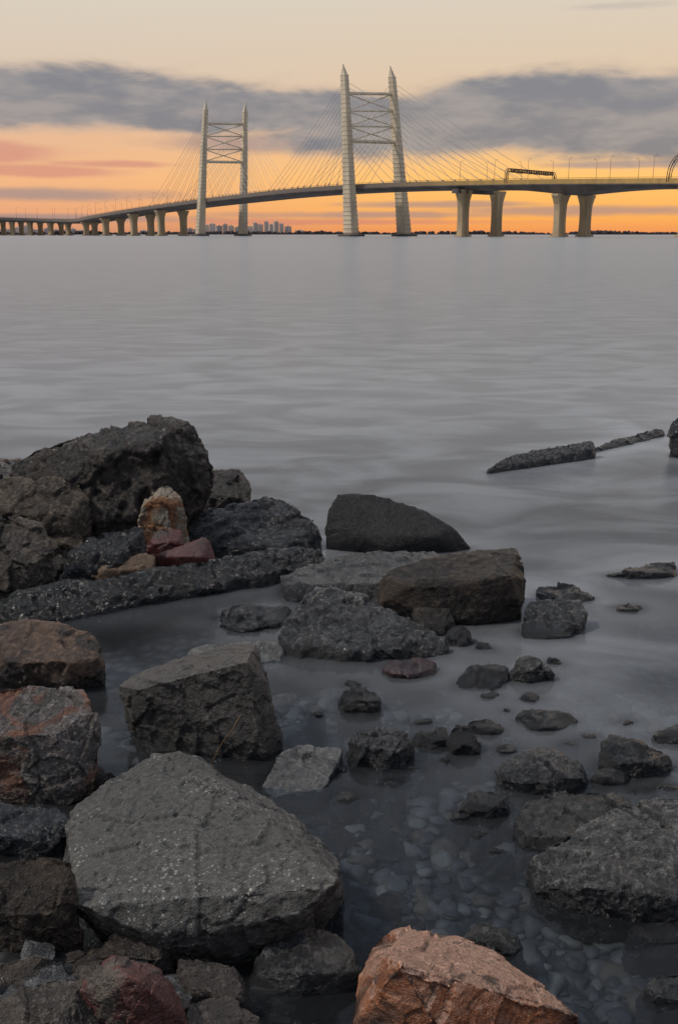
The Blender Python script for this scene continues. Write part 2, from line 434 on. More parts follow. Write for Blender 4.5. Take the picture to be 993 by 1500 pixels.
def bmat(n,c):
    m,nt=newmat(n); q=NB(nt); tc=q.node('ShaderNodeTexCoord').outputs['Object']
    s_=q.sep(tc)
    br=q.node('ShaderNodeTexBrick'); q.l.new(q.comb(q.m('ADD',s_[0],s_[1]),s_[2]),br.inputs[0])
    br.offset=0; br.inputs['Scale'].default_value=1; br.inputs['Brick Width'].default_value=4.2; br.inputs['Row Height'].default_value=3.1; br.inputs['Mortar Size'].default_value=1.2; br.inputs['Mortar Smooth'].default_value=.1
    br.inputs['Color1'].default_value=(.46,.40,.38,1); br.inputs['Color2'].default_value=(.58,.49,.45,1); br.inputs['Mortar'].default_value=(*c,1)
    bs=q.node('ShaderNodeBsdfPrincipled'); q.l.new(br.outputs[0],bs.inputs[0]); bs.inputs['Roughness'].default_value=.7; q.out(bs.outputs[0]); return m
BM=[bmat("facade_a",(.92,.80,.72)),bmat("facade_b",(.72,.62,.58)),bmat("facade_c",(.92,.80,.68))]
def building(px0,px1,top,Y,mi,what=" high-rise apartment building on the far shore",nm="apartment_building",gr="apartment buildings on the far shore"):
    a=W(px0,343,Y); c=W(px1,343,Y); zt=W(px0,top,Y).z; wd=(c.x-a.x)*.95; cx=(a.x+c.x)/2
    V=[];Fc=[];X=Vector((1,0,0));Yv=Vector((0,1,0)); dp=16
    add_box(V,Fc,Vector((0,0,0)),X,Yv,wd,dp,0,zt-3)
    add_box(V,Fc,Vector((0,0,0)),X,Yv,wd+.8,dp+.8,zt-3,zt-2)
    n=max(1,int(wd/14))
    for k in range(n): add_box(V,Fc,Vector((-wd/2+(k+.5)*wd/n,0,0)),X,Yv,5,6,zt-1.99,zt+1.4)
    if zt>14:
        add_box(V,Fc,Vector((-wd*.3,-dp/2-.8,0)),X,Yv,wd*.15,1.5,2,zt-4.5)
        add_box(V,Fc,Vector((wd*.25,-dp/2-.8,0)),X,Yv,wd*.15,1.5,2,zt-4.5)
    o=obj(nm,mesh(V,Fc),None,BM[mi]); o.location=(cx,Y,2.5); o.rotation_euler=(0,0,random.uniform(-.1,.3))
    tag(o,("pale","grey","cream")[mi]+what,"building",group=gr)
for t in [(300,308,330),(308,316,328),(317,326,331),(327,334,329),(335,343,331),(344,353,333),(363,371,332),(371,378,327),(378,386,329),(387,394,325),(394,401,329),(401,408,325),(409,416,328),(417,427,332),(275,283,335),(284,292,336),(432,446,338),(206,216,338)]:
    building(t[0],t[1],t[2],3080+random.uniform(0,250),random.randrange(3))
for t in [(2,16,336),(20,34,334),(37,44,331),(46,62,337),(66,76,335),(79,95,337),(97,112,336),(113,124,338)]:
    building(t[0],t[1],t[2],2960+random.uniform(0,100),random.randrange(3)," low port building on the far shore","port_building","port buildings on the far shore")
# ------------------------------------------------------------------ ground / seabed
def sst(x,a,c):
    t=np.clip((x-a)/(c-a),0,1); return t*t*(3-2*t)
def ground_np(x,y):
    z=-.11-.06*sst(y,2.8,4.5)-.25*sst(y,5,7)-1.5*sst(y,7,16)-2.*sst(y,16,60)
    z=z-.06*sst(x,.8,2.5)
    xb=-.92+.95*(1-sst(y,1.75,2.35))
    z=z+.20*sst(xb-x,-.15,.5)*(1-sst(y,3.0,3.5))
    z=z+.34*sst(-1.25-x,-.1,.9)*sst(y,4.1,4.8)*(1-sst(y,6.2,7.5))
    z=z+.26*sst(-1.45-x,-.1,.5)*sst(y,2.8,3.3)*(1-sst(y,6.2,7.5))
    P=np.stack([x*2.2,y*2.2,x*0],1)
    return z+.025*fbm(P,4)+.006*pn(P*7)
def axis(c,half,far,n1,n2):
    a=[c-half+2*half*i/n1 for i in range(n1+1)]
    g=(far/half)**(1/n2)
    R=[c+half*g**k for k in range(1,n2+1)]; L=[c-half*g**k for k in range(1,n2+1)]
    return np.array(list(reversed(L))+a+R)
def grid(gx,gy,zf):
    XX,YY=np.meshgrid(gx,gy); X=XX.ravel(); Y=YY.ravel(); nx=len(gx)
    j,i=np.meshgrid(np.arange(len(gy)-1),np.arange(nx-1),indexing='ij'); b0=(j*nx+i).ravel()
    me=bpy.data.meshes.new("m"); me.from_pydata(np.stack([X,Y,zf(X,Y)],1).tolist(),[],np.stack([b0,b0+1,b0+nx+1,b0+nx],1).tolist())
    me.polygons.foreach_set("use_smooth",np.ones(len(me.polygons),bool)); me.update(); return me,X,Y
me,_,_=grid(axis(0,2.8,30000,170,26),axis(4.2,3.2,30000,190,26),ground_np)
m,nt=newmat("seabed"); q=NB(nt); p=q.pos(); z=q.sep(p)[2]
vr=q.vor(p,16)
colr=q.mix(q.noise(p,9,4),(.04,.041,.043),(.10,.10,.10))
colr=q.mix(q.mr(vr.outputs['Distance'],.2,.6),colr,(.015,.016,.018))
colr=q.mix(q.mr(z,-.45,-.16),(.012,.014,.018),colr)  # bed colour darkens with depth, standing in for light the water absorbs
bs=q.node('ShaderNodeBsdfPrincipled'); q.l.new(colr,bs.inputs[0]); bs.inputs['Roughness'].default_value=.6
q.l.new(q.bump(q.m('SUBTRACT',1.,vr.outputs['Distance']),.7,.03),bs.inputs['Normal']); q.out(bs.outputs[0])
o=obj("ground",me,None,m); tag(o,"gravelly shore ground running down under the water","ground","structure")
# ------------------------------------------------------------------ rock materials
def rock_mat(n,c1,c2,c3,rough=.75,speck=.0,bump=1.,wet=.05,accent=None,acc=.5,sc_=1.,moss=False,asc=5,accx=None,pit=0.,top=None,spec=None,coat=None):
    m,nt=newmat(n); q=NB(nt); p=q.pos(); z=q.sep(p)[2]
    g=q.node('ShaderNodeNewGeometry')
    nA=q.noise(p,4*sc_,4,.62,.5); nB=q.noise(p,38*sc_,5,.75,.1); nC=q.noise(q.mapping(p,(1,1,1.6)),210*sc_,1,.7)
    c=q.mix(q.mr(nA,.40,.60),c1,c2)
    c=q.mix(q.m('MULTIPLY',q.mr(nB,.46,.66),.65),c,c3)
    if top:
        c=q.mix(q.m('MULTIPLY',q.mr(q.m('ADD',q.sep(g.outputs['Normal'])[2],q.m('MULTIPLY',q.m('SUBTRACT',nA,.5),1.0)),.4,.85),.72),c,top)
    c=q.mix(q.m('MULTIPLY',q.mr(nC,.42,.72),.6),c,tuple(x*.15 for x in c1))
    if accent:
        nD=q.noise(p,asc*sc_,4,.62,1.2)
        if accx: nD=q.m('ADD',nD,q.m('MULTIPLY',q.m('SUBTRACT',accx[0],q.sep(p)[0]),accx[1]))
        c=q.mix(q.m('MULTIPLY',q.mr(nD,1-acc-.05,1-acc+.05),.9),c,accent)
    if speck:
        vv=q.vor(p,70); 
        c=q.mix(q.m('MULTIPLY',q.m('LESS_THAN',vv.outputs['Distance'],q.mr(nA,.42,.62,.03,.29)),speck),c,(.42,.41,.38))
    if moss: c=q.mix(q.mr(q.m('ADD',nB,q.m('MULTIPLY',q.sep(p)[0],-.5)),1.2,1.5),c,(.035,.05,.012))
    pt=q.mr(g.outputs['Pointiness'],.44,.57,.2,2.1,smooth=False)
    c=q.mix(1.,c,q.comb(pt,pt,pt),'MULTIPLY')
    wz=q.m('ADD',z,q.m('MULTIPLY',q.m('SUBTRACT',nA,.5),-.12)); wf=q.mr(wz,wet-.02,wet+.03,1.,0.)
    c=q.mix(q.m('MULTIPLY',wf,.70),c,(.006,.007,.008))
    bs=q.node('ShaderNodeBsdfPrincipled'); q.l.new(c,bs.inputs[0])
    rr=q.m('ADD',rough-.15,q.m('MULTIPLY',nB,.3)); rr=q.m('SUBTRACT',rr,q.m('MULTIPLY',wf,q.m('SUBTRACT',rr,.18)))
    q.l.new(rr,bs.inputs['Roughness']); bs.inputs['Specular IOR Level'].default_value=spec or (.5 if rough>.5 else .8)
    hh=q.m('ADD',nB,q.m('MULTIPLY',nC,.22))
    if pit: hh=q.m('ADD',hh,q.m('MULTIPLY',q.mr(q.vor(p,26).outputs['Distance'],.0,.35),pit))
    bn=q.bump(hh,.95,.017*bump); q.l.new(bn,bs.inputs['Normal'])
    cw=coat if coat is not None else (.55 if rough<.35 else 0)
    if cw:   # thin film of water
        bs.inputs['Coat Weight'].default_value=cw; bs.inputs['Coat Roughness'].default_value=.10; q.l.new(bn,bs.inputs['Coat Normal'])
    q.out(bs.outputs[0]); return m
RM={
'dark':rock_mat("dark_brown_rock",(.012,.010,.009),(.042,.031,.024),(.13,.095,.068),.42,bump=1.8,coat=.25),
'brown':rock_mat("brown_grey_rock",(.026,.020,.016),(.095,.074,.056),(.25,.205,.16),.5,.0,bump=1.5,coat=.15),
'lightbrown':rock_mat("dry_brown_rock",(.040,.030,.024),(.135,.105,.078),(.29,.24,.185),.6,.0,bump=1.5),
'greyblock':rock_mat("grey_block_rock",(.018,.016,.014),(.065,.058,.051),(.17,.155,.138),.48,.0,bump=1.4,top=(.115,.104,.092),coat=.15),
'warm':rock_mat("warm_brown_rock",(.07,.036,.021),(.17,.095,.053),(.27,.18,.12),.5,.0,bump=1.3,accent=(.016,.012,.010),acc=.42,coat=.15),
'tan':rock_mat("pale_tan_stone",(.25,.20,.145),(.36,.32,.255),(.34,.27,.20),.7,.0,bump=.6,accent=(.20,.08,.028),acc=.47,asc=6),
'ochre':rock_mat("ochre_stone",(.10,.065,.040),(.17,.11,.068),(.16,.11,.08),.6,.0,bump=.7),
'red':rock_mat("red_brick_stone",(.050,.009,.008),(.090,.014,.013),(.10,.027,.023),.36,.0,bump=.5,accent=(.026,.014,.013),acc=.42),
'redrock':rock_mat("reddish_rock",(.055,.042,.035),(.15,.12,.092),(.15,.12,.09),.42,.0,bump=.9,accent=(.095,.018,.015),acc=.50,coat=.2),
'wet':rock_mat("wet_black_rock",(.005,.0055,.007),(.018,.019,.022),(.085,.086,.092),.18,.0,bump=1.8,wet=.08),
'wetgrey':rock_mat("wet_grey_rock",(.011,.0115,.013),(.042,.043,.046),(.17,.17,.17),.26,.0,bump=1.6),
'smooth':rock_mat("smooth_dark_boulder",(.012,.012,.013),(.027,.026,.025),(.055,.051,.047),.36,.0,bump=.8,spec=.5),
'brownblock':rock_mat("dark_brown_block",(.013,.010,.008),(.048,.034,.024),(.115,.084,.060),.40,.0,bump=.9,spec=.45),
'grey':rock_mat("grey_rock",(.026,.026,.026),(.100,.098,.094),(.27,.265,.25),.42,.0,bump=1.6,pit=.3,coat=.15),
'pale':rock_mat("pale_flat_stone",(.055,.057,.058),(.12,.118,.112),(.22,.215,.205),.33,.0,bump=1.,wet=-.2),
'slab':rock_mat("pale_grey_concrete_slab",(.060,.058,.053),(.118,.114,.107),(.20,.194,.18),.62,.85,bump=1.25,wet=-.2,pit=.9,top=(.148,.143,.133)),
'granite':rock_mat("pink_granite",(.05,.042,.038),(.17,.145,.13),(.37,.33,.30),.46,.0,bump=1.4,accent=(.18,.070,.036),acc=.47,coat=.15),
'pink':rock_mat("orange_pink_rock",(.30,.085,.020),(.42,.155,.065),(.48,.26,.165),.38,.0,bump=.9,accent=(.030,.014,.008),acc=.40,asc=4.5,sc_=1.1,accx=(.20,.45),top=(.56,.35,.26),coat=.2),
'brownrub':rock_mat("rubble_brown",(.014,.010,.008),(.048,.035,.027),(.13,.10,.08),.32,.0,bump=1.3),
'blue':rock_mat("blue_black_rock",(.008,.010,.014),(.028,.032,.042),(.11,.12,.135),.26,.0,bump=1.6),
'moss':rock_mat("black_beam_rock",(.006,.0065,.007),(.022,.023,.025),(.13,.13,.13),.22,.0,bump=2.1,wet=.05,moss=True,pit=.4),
}
# ------------------------------------------------------------------ rocks
TV=[0]; WL=[]
def facets(co,N,slope,offs,rs,warp):
    """piecewise planar broken faces: every cell gets its own tilt and step"""
    lo=co.min(0); hi=co.max(0); C=rs.uniform(lo,hi,size=(N,3)); sz=((hi-lo).prod()/N)**(1/3)
    kd=KDTree(N)
    for i,c in enumerate(C): kd.insert(c,i)
    kd.balance(); Pw=co+warp
    bi=np.array([kd.find(x)[1] for x in Pw.tolist()])
    g=rs.normal(size=(N,3)); g/=np.linalg.norm(g,axis=1)[:,None]; g*=slope*rs.uniform(.3,1,size=(N,1)); of=rs.normal(size=N)*offs*sz
    return np.einsum('ij,ij->i',g[bi],co-C[bi])+of[bi]
def rock(name,label,outl,mat,zb=0.,df_=.7,e=.4,tt=.8,hmin=.12,base=None,res=50,rgh=1.,smooth=1,inner=(),sink=.16,cat_="rock",ang=1.,side=.28,cuts=None,cutd=(.02,.085)):
    xs_=[a for a,_ in outl]; ys_=[c for _,c in outl]; x0,x1,y0,y1=min(xs_),max(xs_),min(ys_),max(ys_)
    def Yb(px):
        if base: 
            (ax,ay),(bx,by)=base; return Yat(ay+(by-ay)*(px-ax)/(bx-ax),zb)
        return Yat(y1,zb)
    def ybase(px):
        if base:
            (ax,ay),(bx,by)=base; return ay+(by-ay)*(px-ax)/(bx-ax)
        return y1
    Y0=Yb((x0+x1)/2); wd=(x1-x0)/F*Y0*1.05
    D=df_*wd
    D=min(D,(Yat(y0,zb+hmin*wd)-Y0)/tt) if not base else D
    D=max(D,.12*wd)
    P=[]; xm=(x0+x1)/2; hw=(x1-x0)/2
    def ft(s):
        s=max(0,min(1,s)); return .10*s/e if s<e else .10+(tt-.10)*(s-e)/(1-e)
    hgt=(y1-y0) if not base else max(8,max(ybase(a)-c for a,c in outl))
    def s_of(a,c): return (ybase(a)-c)/hgt
    for a,c in outl:
        xn=(a-xm)/hw; s=s_of(a,c)
        t=ft(s)+(0 if base else side*xn*xn*(1-s))
        q_=W(a,c,Yb(a)+t*D); P.append(q_)
        if base: P.append(Vector((q_.x,Yb(a)+D*.95,zb-sink)))
        else:
            Yk=Y0+D*(1-.25*xn*xn)
            P.append(Vector(((q_.x-W(xm,c,q_.y).x)*.88+W(xm,c,Yk).x,Yk,zb-sink)))
        if s<.35: P.append(Vector((q_.x,q_.y+.12*D,zb-sink)))
    if not base:
        for fx in (-.55,0,.5): P.append(W(xm+fx*hw,y1-e*(y1-y0),Y0+.04*D+.08*D*abs(fx)))
    for a,c,t in inner: P.append(W(a,c,Yb(a)+t*D))
    bm=bmesh.new()
    for q_ in P: bm.verts.new(q_)
    r=bmesh.ops.convex_hull(bm,input=bm.verts)
    lo=[x for x in bm.verts if not x.link_faces]; bmesh.ops.delete(bm,geom=lo,context='VERTS')
    rnd=random.Random(int(x0*13+y0*7))
    ncut=cuts if cuts is not None else (0 if base else 12)
    for k in range(ncut):
        n=Vector((rnd.gauss(0,1),rnd.gauss(-.25,.8),rnd.gauss(.35,.7))).normalized()
        ds=[v.co.dot(n) for v in bm.verts]; h=max(ds); l=min(ds); c=h-(h-l)*rnd.uniform(*cutd)
        bmesh.ops.bisect_plane(bm,geom=bm.verts[:]+bm.edges[:]+bm.faces[:],plane_co=n*c,plane_no=n,clear_outer=True)
        bmesh.ops.convex_hull(bm,input=bm.verts)
        lo=[x for x in bm.verts if not x.link_faces]
        if lo: bmesh.ops.delete(bm,geom=lo,context='VERTS')
    bmesh.ops.recalc_face_normals(bm,faces=bm.faces)
    me=bpy.data.meshes.new("t"); bm.to_mesh(me); bm.free()
    o=bpy.data.objects.new("t",me); COL.objects.link(o)
    mo=o.modifiers.new("r",'REMESH'); mo.mode='VOXEL'; mo.voxel_size=max(wd,D)/res
    if smooth: mo=o.modifiers.new("s",'SMOOTH'); mo.iterations=smooth; mo.factor=.5
    dg=bpy.context.evaluated_depsgraph_get(); nm=bpy.data.meshes.new_from_object(o.evaluated_get(dg))
    bpy.data.objects.remove(o)
    n_=len(nm.vertices); TV[0]+=n_
    co=np.empty(n_*3); nm.vertices.foreach_get("co",co); co=co.reshape(-1,3)
    no=np.empty(n_*3); nm.vertices.foreach_get("normal",no); no=no.reshape(-1,3)
    A=min(wd,D*1.2); k1=2.2/A; Pn=(co+np.array([x0*.137,y0*.071,len(outl)*3.7]))*k1
    rs=np.random.RandomState(int(abs(x0)*31+y0)%100000)
    asp=max(1.,wd/A)
    w3=np.stack([pn(Pn*2+11),pn(Pn*2+31),pn(Pn*2+51)],1)*A
    d_=.022*A*fbm(Pn,3,.5)*max(ang,.4)
    d_+=ang*facets(co,int(22*asp),.24,.04,rs,w3*.05)
    d_+=ang*facets(co,int(130*asp),.20,.04,rs,w3*.03)*.8
    if res>=50: d_+=rgh*facets(co,int(500*asp),.24,.05,rs,w3*.02)*.6
    d_+=.0075*A*rgh*fbm(Pn*7,4,.65)
    d_-=.012*A
    co=co+no*d_[:,None]
    wl=co[np.abs(co[:,2])<.02]
    if len(wl): WL.append(wl[::4,:2])
    cen=co.mean(0); org=Vector((cen[0],cen[1],zb)); co-=np.array(org[:])
    nm.vertices.foreach_set("co",co.ravel()); nm.polygons.foreach_set("use_smooth",np.ones(len(nm.polygons),bool)); nm.update()
    nm.materials.clear()
    o=obj(name,nm,None,RM[mat]); o.location=org; tag(o,label,cat_,group="rocks along the shore"); return o
def blob(x0,x1,y0,y1,k=7):
    rnd=random.Random(int(x0*7+y0)); pts=[]
    for i in range(k):
        a=2*math.pi*i/k+rnd.uniform(-.3,.3); r=rnd.uniform(.8,1.08)
        cx=(x0+x1)/2; cy=(y0+y1)/2
        pts.append((cx+math.cos(a)*r*(x1-x0)/2, min(y1,cy-math.sin(a)*r*(y1-y0)/2)))
    pts.append(((x0+x1)/2-.3*(x1-x0),y1)); pts.append(((x0+x1)/2+.3*(x1-x0),y1))
    return pts
R=rock
# pile
R("boulder","big dark coarse boulder on top of the rock pile",[(6,692),(26,670),(60,650),(110,636),(190,627),(235,610),(280,611),(302,640),(322,692),(300,708),(250,735),(200,755),(140,762),(100,745),(50,715)],'dark',zb=.24,df_=.55,e=.25,tt=.55,res=90,inner=[(235,645,.12),(150,662,.08)],cat_="boulder",rgh=1.6,cuts=3,cutd=(.01,.03),ang=.75)
R("rock","brown grey rock leaning on the big boulder",[(-30,702),(40,692),(95,697),(132,716),(142,732),(127,768),(100,778),(40,776),(-30,772)],'lightbrown',zb=.22,df_=.5,res=66,cuts=7,cutd=(.01,.06),e=.3,ang=.7)
R("rock","dark brown rock wedged beside the boulder",[(248,715),(290,689),(350,686),(367,706),(363,735),(300,754),(260,752)],'dark',zb=.12,df_=.7,res=56,cuts=6,cutd=(.01,.05),ang=.6)
R("stone","pale tan pointed upright stone with rusty stains",[(202,770),(206,742),(224,716),(240,706),(252,712),(266,728),(275,754),(270,786),(235,790),(205,784)],'tan',zb=.14,df_=.5,e=.6,res=50,cuts=3,cutd=(.01,.04),inner=[(230,730,.0),(240,780,-.06)],ang=.7,rgh=.6)
R("rock","dark rough rock at the edge of the pile",[(-30,758),(30,756),(68,768),(80,800),(72,860),(20,870),(-30,866)],'brown',zb=.05,df_=.6,res=60,cuts=7,cutd=(.01,.06),ang=.7)
R("rock","brownish rock resting in the pile",[(50,778),(90,768),(128,785),(120,812),(74,815),(52,800)],'lightbrown',zb=.1,df_=.7,res=44,ang=.7)
R("rock","black pitted rock in the pile",[(85,832),(108,793),(150,778),(212,768),(222,798),(185,825),(120,852),(90,850)],'wet',zb=.06,df_=.6,res=56,rgh=1.6,cuts=6)
R("stone","flat ochre stone resting on the rubble",[(120,842),(150,828),(215,808),(231,812),(224,832),(150,852),(122,851)],'ochre',zb=.06,df_=.4,res=40,cuts=2,cutd=(.01,.03),ang=.5,rgh=.6)
R("brick","broken dark red brick on the rubble",[(226,812),(298,785),(308,788),(318,822),(300,830),(230,836)],'red',zb=.05,df_=.35,res=44,rgh=.3,smooth=0,ang=.15,cat_="brick",cuts=0)
R("stone","reddish stone below the tan stone",[(212,788),(235,770),(268,776),(274,800),(240,814),(212,810)],'red',zb=.09,df_=.6,res=40,cuts=3,ang=.5)
R("rock","dark rubble rock under the boulder",[(130,760),(190,748),(205,770),(200,785),(140,785)],'dark',zb=.12,df_=.6,res=30)
for a in ((70,104,808,836,'dark'),(100,130,842,860,'brownrub'),(10,52,862,884,'wet'),(196,222,758,778,'brownrub'),(318,352,744,766,'dark'),(150,186,850,864,'wet'),(60,92,846,868,'dark'),(236,262,828,846,'wet')):
    R("rock_fragment","small broken dark fragment wedged in the rock pile",blob(*a[:4]),a[4],zb=.05,df_=.8,res=26,cat_="rock")
R("stone_slab","wet dark slab sloping into the water",[(270,775),(300,744),(340,734),(385,725),(416,727),(476,770),(470,792),(400,814),(300,824),(273,814)],'wet',zb=.0,df_=.75,e=.25,res=75,rgh=1.4,cat_="stone slab",cuts=7,cutd=(.01,.05),side=.1,ang=.7)
R("concrete_beam","long rough black concrete beam with moss at the shore",[(-40,874),(60,864),(200,840),(300,818),(395,802),(465,801),(482,820),(430,850),(330,888),(200,912),(60,929),(-40,932)],'moss',base=((-40,932),(482,842)),df_=.12,e=.5,tt=.8,res=180,rgh=1.5,cat_="concrete beam",ang=.6)
# centre group
R("boulder","smooth dark rounded boulder in the water",[(474,775),(478,742),(492,722),(515,717),(560,723),(620,743),(665,768),(694,802),(672,814),(560,814),(476,810)],'smooth',df_=.5,e=.3,tt=.5,res=60,rgh=.35,smooth=9,ang=.15,cat_="boulder",cuts=0)
R("stone_slab","flat grey slab resting beside the brown block",[(408,842),(460,818),(560,804),(640,804),(657,818),(610,850),(570,882),(430,887),(412,865)],'wetgrey',zb=.0,df_=.7,e=.4,res=70,cat_="stone slab",ang=.35,rgh=.8,cuts=4,cutd=(.01,.03),side=.1)
R("rock","large brown angular block with flat top",[(551,845),(575,830),(640,813),(700,803),(757,799),(773,850),(766,904),(700,918),(620,904),(558,877)],'brownblock',df_=.62,e=.5,res=75,rgh=.5,inner=[(748,842,.08),(610,852,.12),(700,852,.05)],ang=.4,cuts=4,cutd=(.01,.03),side=.15,smooth=3)
R("rock","grey pitted wedge-shaped rock at the waterline",[(410,935),(428,885),(455,861),(482,855),(540,875),(620,910),(658,943),(647,968),(540,966),(430,971),(412,954)],'wetgrey',df_=.75,e=.2,res=85,rgh=1.6,cuts=5,cutd=(.01,.03),side=.1,ang=.7)
R("rock","small dark rounded rock beside larger rock",[(600,905),(612,888),(650,886),(672,900),(674,920),(650,932),(610,928)],'dark',df_=.8,res=40)
R("rock","small dark stone at the waterline",[(650,930),(662,910),(685,914),(695,938),(675,948),(655,946)],'wet',df_=.8,res=36)
R("rock","tiny dark stone in the water",blob(694,720,937,953),'wet',df_=.9,res=24)
R("rock","low wet black rock behind the block",[(304,908),(320,890),(350,885),(380,888),(426,886),(430,910),(375,928),(310,926)],'wet',df_=.8,res=50,rgh=1.8,e=.2)
R("stone","small dark red stone in shallow water",[(557,978),(572,962),(612,960),(642,968),(640,990),(600,995),(562,990)],'red',df_=.7,res=40,e=.25,ang=.6)
R("rock","low flat wet rock in shallow water",[(660,998),(690,976),(735,973),(750,985),(747,1008),(700,1012),(666,1008)],'wet',df_=.8,res=50,rgh=1.4,e=.2)
R("rock","grey angular rock at the waterline",[(745,975),(758,955),(790,963),(816,980),(812,994),(770,1002),(748,998)],'grey',df_=.8,res=50,cuts=7)
R("rock","small rounded wet rock in still water",[(492,1018),(505,1003),(530,1002),(552,1016),(562,1034),(535,1046),(500,1042)],'wet',df_=.8,res=50,rgh=1.4)
R("rock","dark wet rock beyond the brown block",[(780,868),(800,855),(840,856),(877,874),(860,886),(800,886)],'wet',df_=.8,res=50,rgh=1.4)
R("stone_slab","low tilted wet slab lapped by water",[(763,898),(775,878),(850,876),(860,898),(835,925),(790,938),(766,930)],'wetgrey',df_=.9,e=.12,hmin=.07,res=50,cat_="stone slab",cuts=4,cutd=(.01,.03),side=0,ang=.5)
R("rock","low flat rock just above the water",[(886,842),(930,828),(988,821),(994,840),(975,850),(905,850)],'wet',df_=.7,res=50,cuts=5,cutd=(.01,.04),ang=.6)
R("rock","tiny flat rock in the water",blob(893,944,880,897),'wet',df_=.8,res=24)
R("concrete_beam","long dark concrete beam lying in the water",[(714,688),(740,668),(800,655),(866,644),(874,656),(868,670),(800,686),(740,694)],'wetgrey',base=((716,694),(872,672)),df_=.16,e=.5,tt=.8,res=90,cat_="concrete beam",cuts=0,rgh=1.,ang=.5)
R("concrete_beam","pale half-submerged beam end in the water",[(864,658),(900,643),(940,632),(970,627),(974,634),(940,647),(900,658),(870,664)],'wetgrey',base=((868,664),(972,640)),df_=.3,e=.3,tt=.8,res=90,cat_="concrete beam",cuts=0,rgh=1.2,ang=.6)
R("rock","dark upright rock standing in open water",[(980,660),(982,620),(992,608),(1030,606),(1050,640),(1050,668),(990,672)],'wet',df_=.6,res=44,cuts=4,cutd=(.01,.03))
# shallows
R("rock","flat black rock in misty shallow water",[(753,1050),(765,1036),(800,1038),(837,1042),(844,1058),(820,1074),(765,1070)],'wet',df_=.8,res=50,cuts=5,cutd=(.01,.04),e=.25)
R("rock","small rough black rock at the waterline",[(653,1085),(660,1060),(680,1054),(702,1070),(708,1090),(690,1108),(660,1106)],'wet',df_=.8,res=50,rgh=1.4)
R("rock","dark wet ridge-backed rock in shallow water",[(506,1085),(525,1066),(560,1058),(602,1068),(610,1083),(590,1117),(560,1130),(516,1114)],'wetgrey',df_=.8,res=54,rgh=1.5,inner=[(560,1078,.2)],cuts=8)
R("rock","small dark rock beside ridge-backed rock",[(598,1080),(615,1064),(650,1064),(658,1084),(630,1098),(602,1094)],'wet',df_=.8,res=50,rgh=1.4)
R("rock","low dark rock in shallow water",blob(680,740,1048,1078),'wet',df_=.9,res=50)
R("rock","pointed wet black rock in shallow water",[(726,1125),(755,1100),(790,1094),(830,1104),(872,1140),(868,1160),(820,1170),(765,1162),(733,1145)],'wetgrey',df_=.8,res=60,rgh=1.5,inner=[(790,1120,.2)],cuts=8)
R("rock","rough black rock near the waterline",[(868,1098),(885,1079),(925,1078),(989,1106),(982,1130),(930,1142),(880,1122)],'wet',df_=.7,res=54,rgh=1.5,cuts=8)
R("rock","small grey rock at the waterline",[(951,1078),(975,1060),(1020,1058),(1020,1090),(965,1092)],'wetgrey',df_=.7,res=36)
R("rock","low wet ripple-surfaced rock",[(656,1190),(680,1160),(705,1149),(744,1165),(747,1185),(715,1202),(668,1202)],'wet',df_=.8,res=50,rgh=1.5,cuts=8)
for (a,c_,d0,d1,mt) in ((760,798,1010,1030,'wet'),(798,826,960,975,'wetgrey'),(474,532,1157,1176,'wetgrey'),(685,722,1214,1230,'wet'),(716,760,1088,1106,'wet'),(860,925,1113,1152,'wet'),(500,530,996,1008,'wet'),(640,662,1108,1120,'wet'),(836,862,1172,1184,'wet'),(655,690,1186,1204,'wet'),(590,622,1120,1132,'wet'),(905,930,1052,1062,'wet'),(735,775,1140,1158,'wet'),(925,958,1148,1166,'wet'),(700,735,1066,1080,'wetgrey'),(448,478,1040,1050,'wet'),(820,850,1085,1096,'wet'),(480,520,1118,1132,'wet'),(735,752,1035,1044,'wet'),(960,993,1140,1158,'wetgrey'),(620,660,1096,1108,'wet'),(700,740,1012,1024,'wet'),(596,640,1050,1062,'wet'),(846,880,1072,1086,'wet'),(560,600,1140,1150,'wetgrey'),(700,760,1240,1250,'wet')):
    R("small_stone","small dark stone barely above shallow water",blob(a,c_,d0,d1,6),mt,df_=.9,res=24,hmin=.08,cat_="stone")
# left shore
R("stone_slab","pale wet slab behind the leaning block",[(266,958),(285,943),(350,939),(420,946),(417,965),(370,977),(280,974)],'pale',df_=.8,e=.2,hmin=.05,res=40,cat_="stone slab",cuts=4,side=0)
R("rock","large grey leaning block with a sharp ridge",[(172,1003),(200,984),(285,955),(345,938),(375,941),(394,1000),(416,1092),(405,1114),(330,1114),(225,1106),(203,1085),(186,1040)],'greyblock',zb=-.02,df_=.75,e=.62,tt=.85,res=95,inner=[(362,968,.02),(200,1010,.02),(386,1108,-.14),(300,1012,.03)],rgh=.8,ang=.3,cuts=1,cutd=(.005,.012),side=.1)
R("boulder","warm brown rounded boulder on the shore",[(-30,925),(20,904),(80,906),(135,924),(159,962),(150,1000),(100,1012),(-30,1005)],'warm',zb=.02,df_=.65,e=.4,res=60,smooth=5,ang=.4,cat_="boulder",cuts=5,cutd=(.01,.05))
R("rock","pinkish granite block with pale top",[(-40,1012),(40,1000),(125,1008),(147,1045),(142,1105),(118,1165),(85,1190),(-40,1180)],'granite',zb=-.02,df_=.75,e=.6,tt=.8,res=85,ang=.65,cuts=9,cutd=(.01,.07),side=.1)
R("rock","blue black rock between granite and slab",[(-40,1190),(10,1170),(60,1170),(107,1185),(114,1225),(80,1257),(-40,1262)],'blue',zb=.0,df_=.7,res=60,rgh=1.4,cuts=8)
R("rock","small dark stone beside granite block",[(130,1160),(138,1122),(160,1120),(178,1150),(165,1175),(135,1178)],'dark',zb=-.02,df_=.8,res=34)
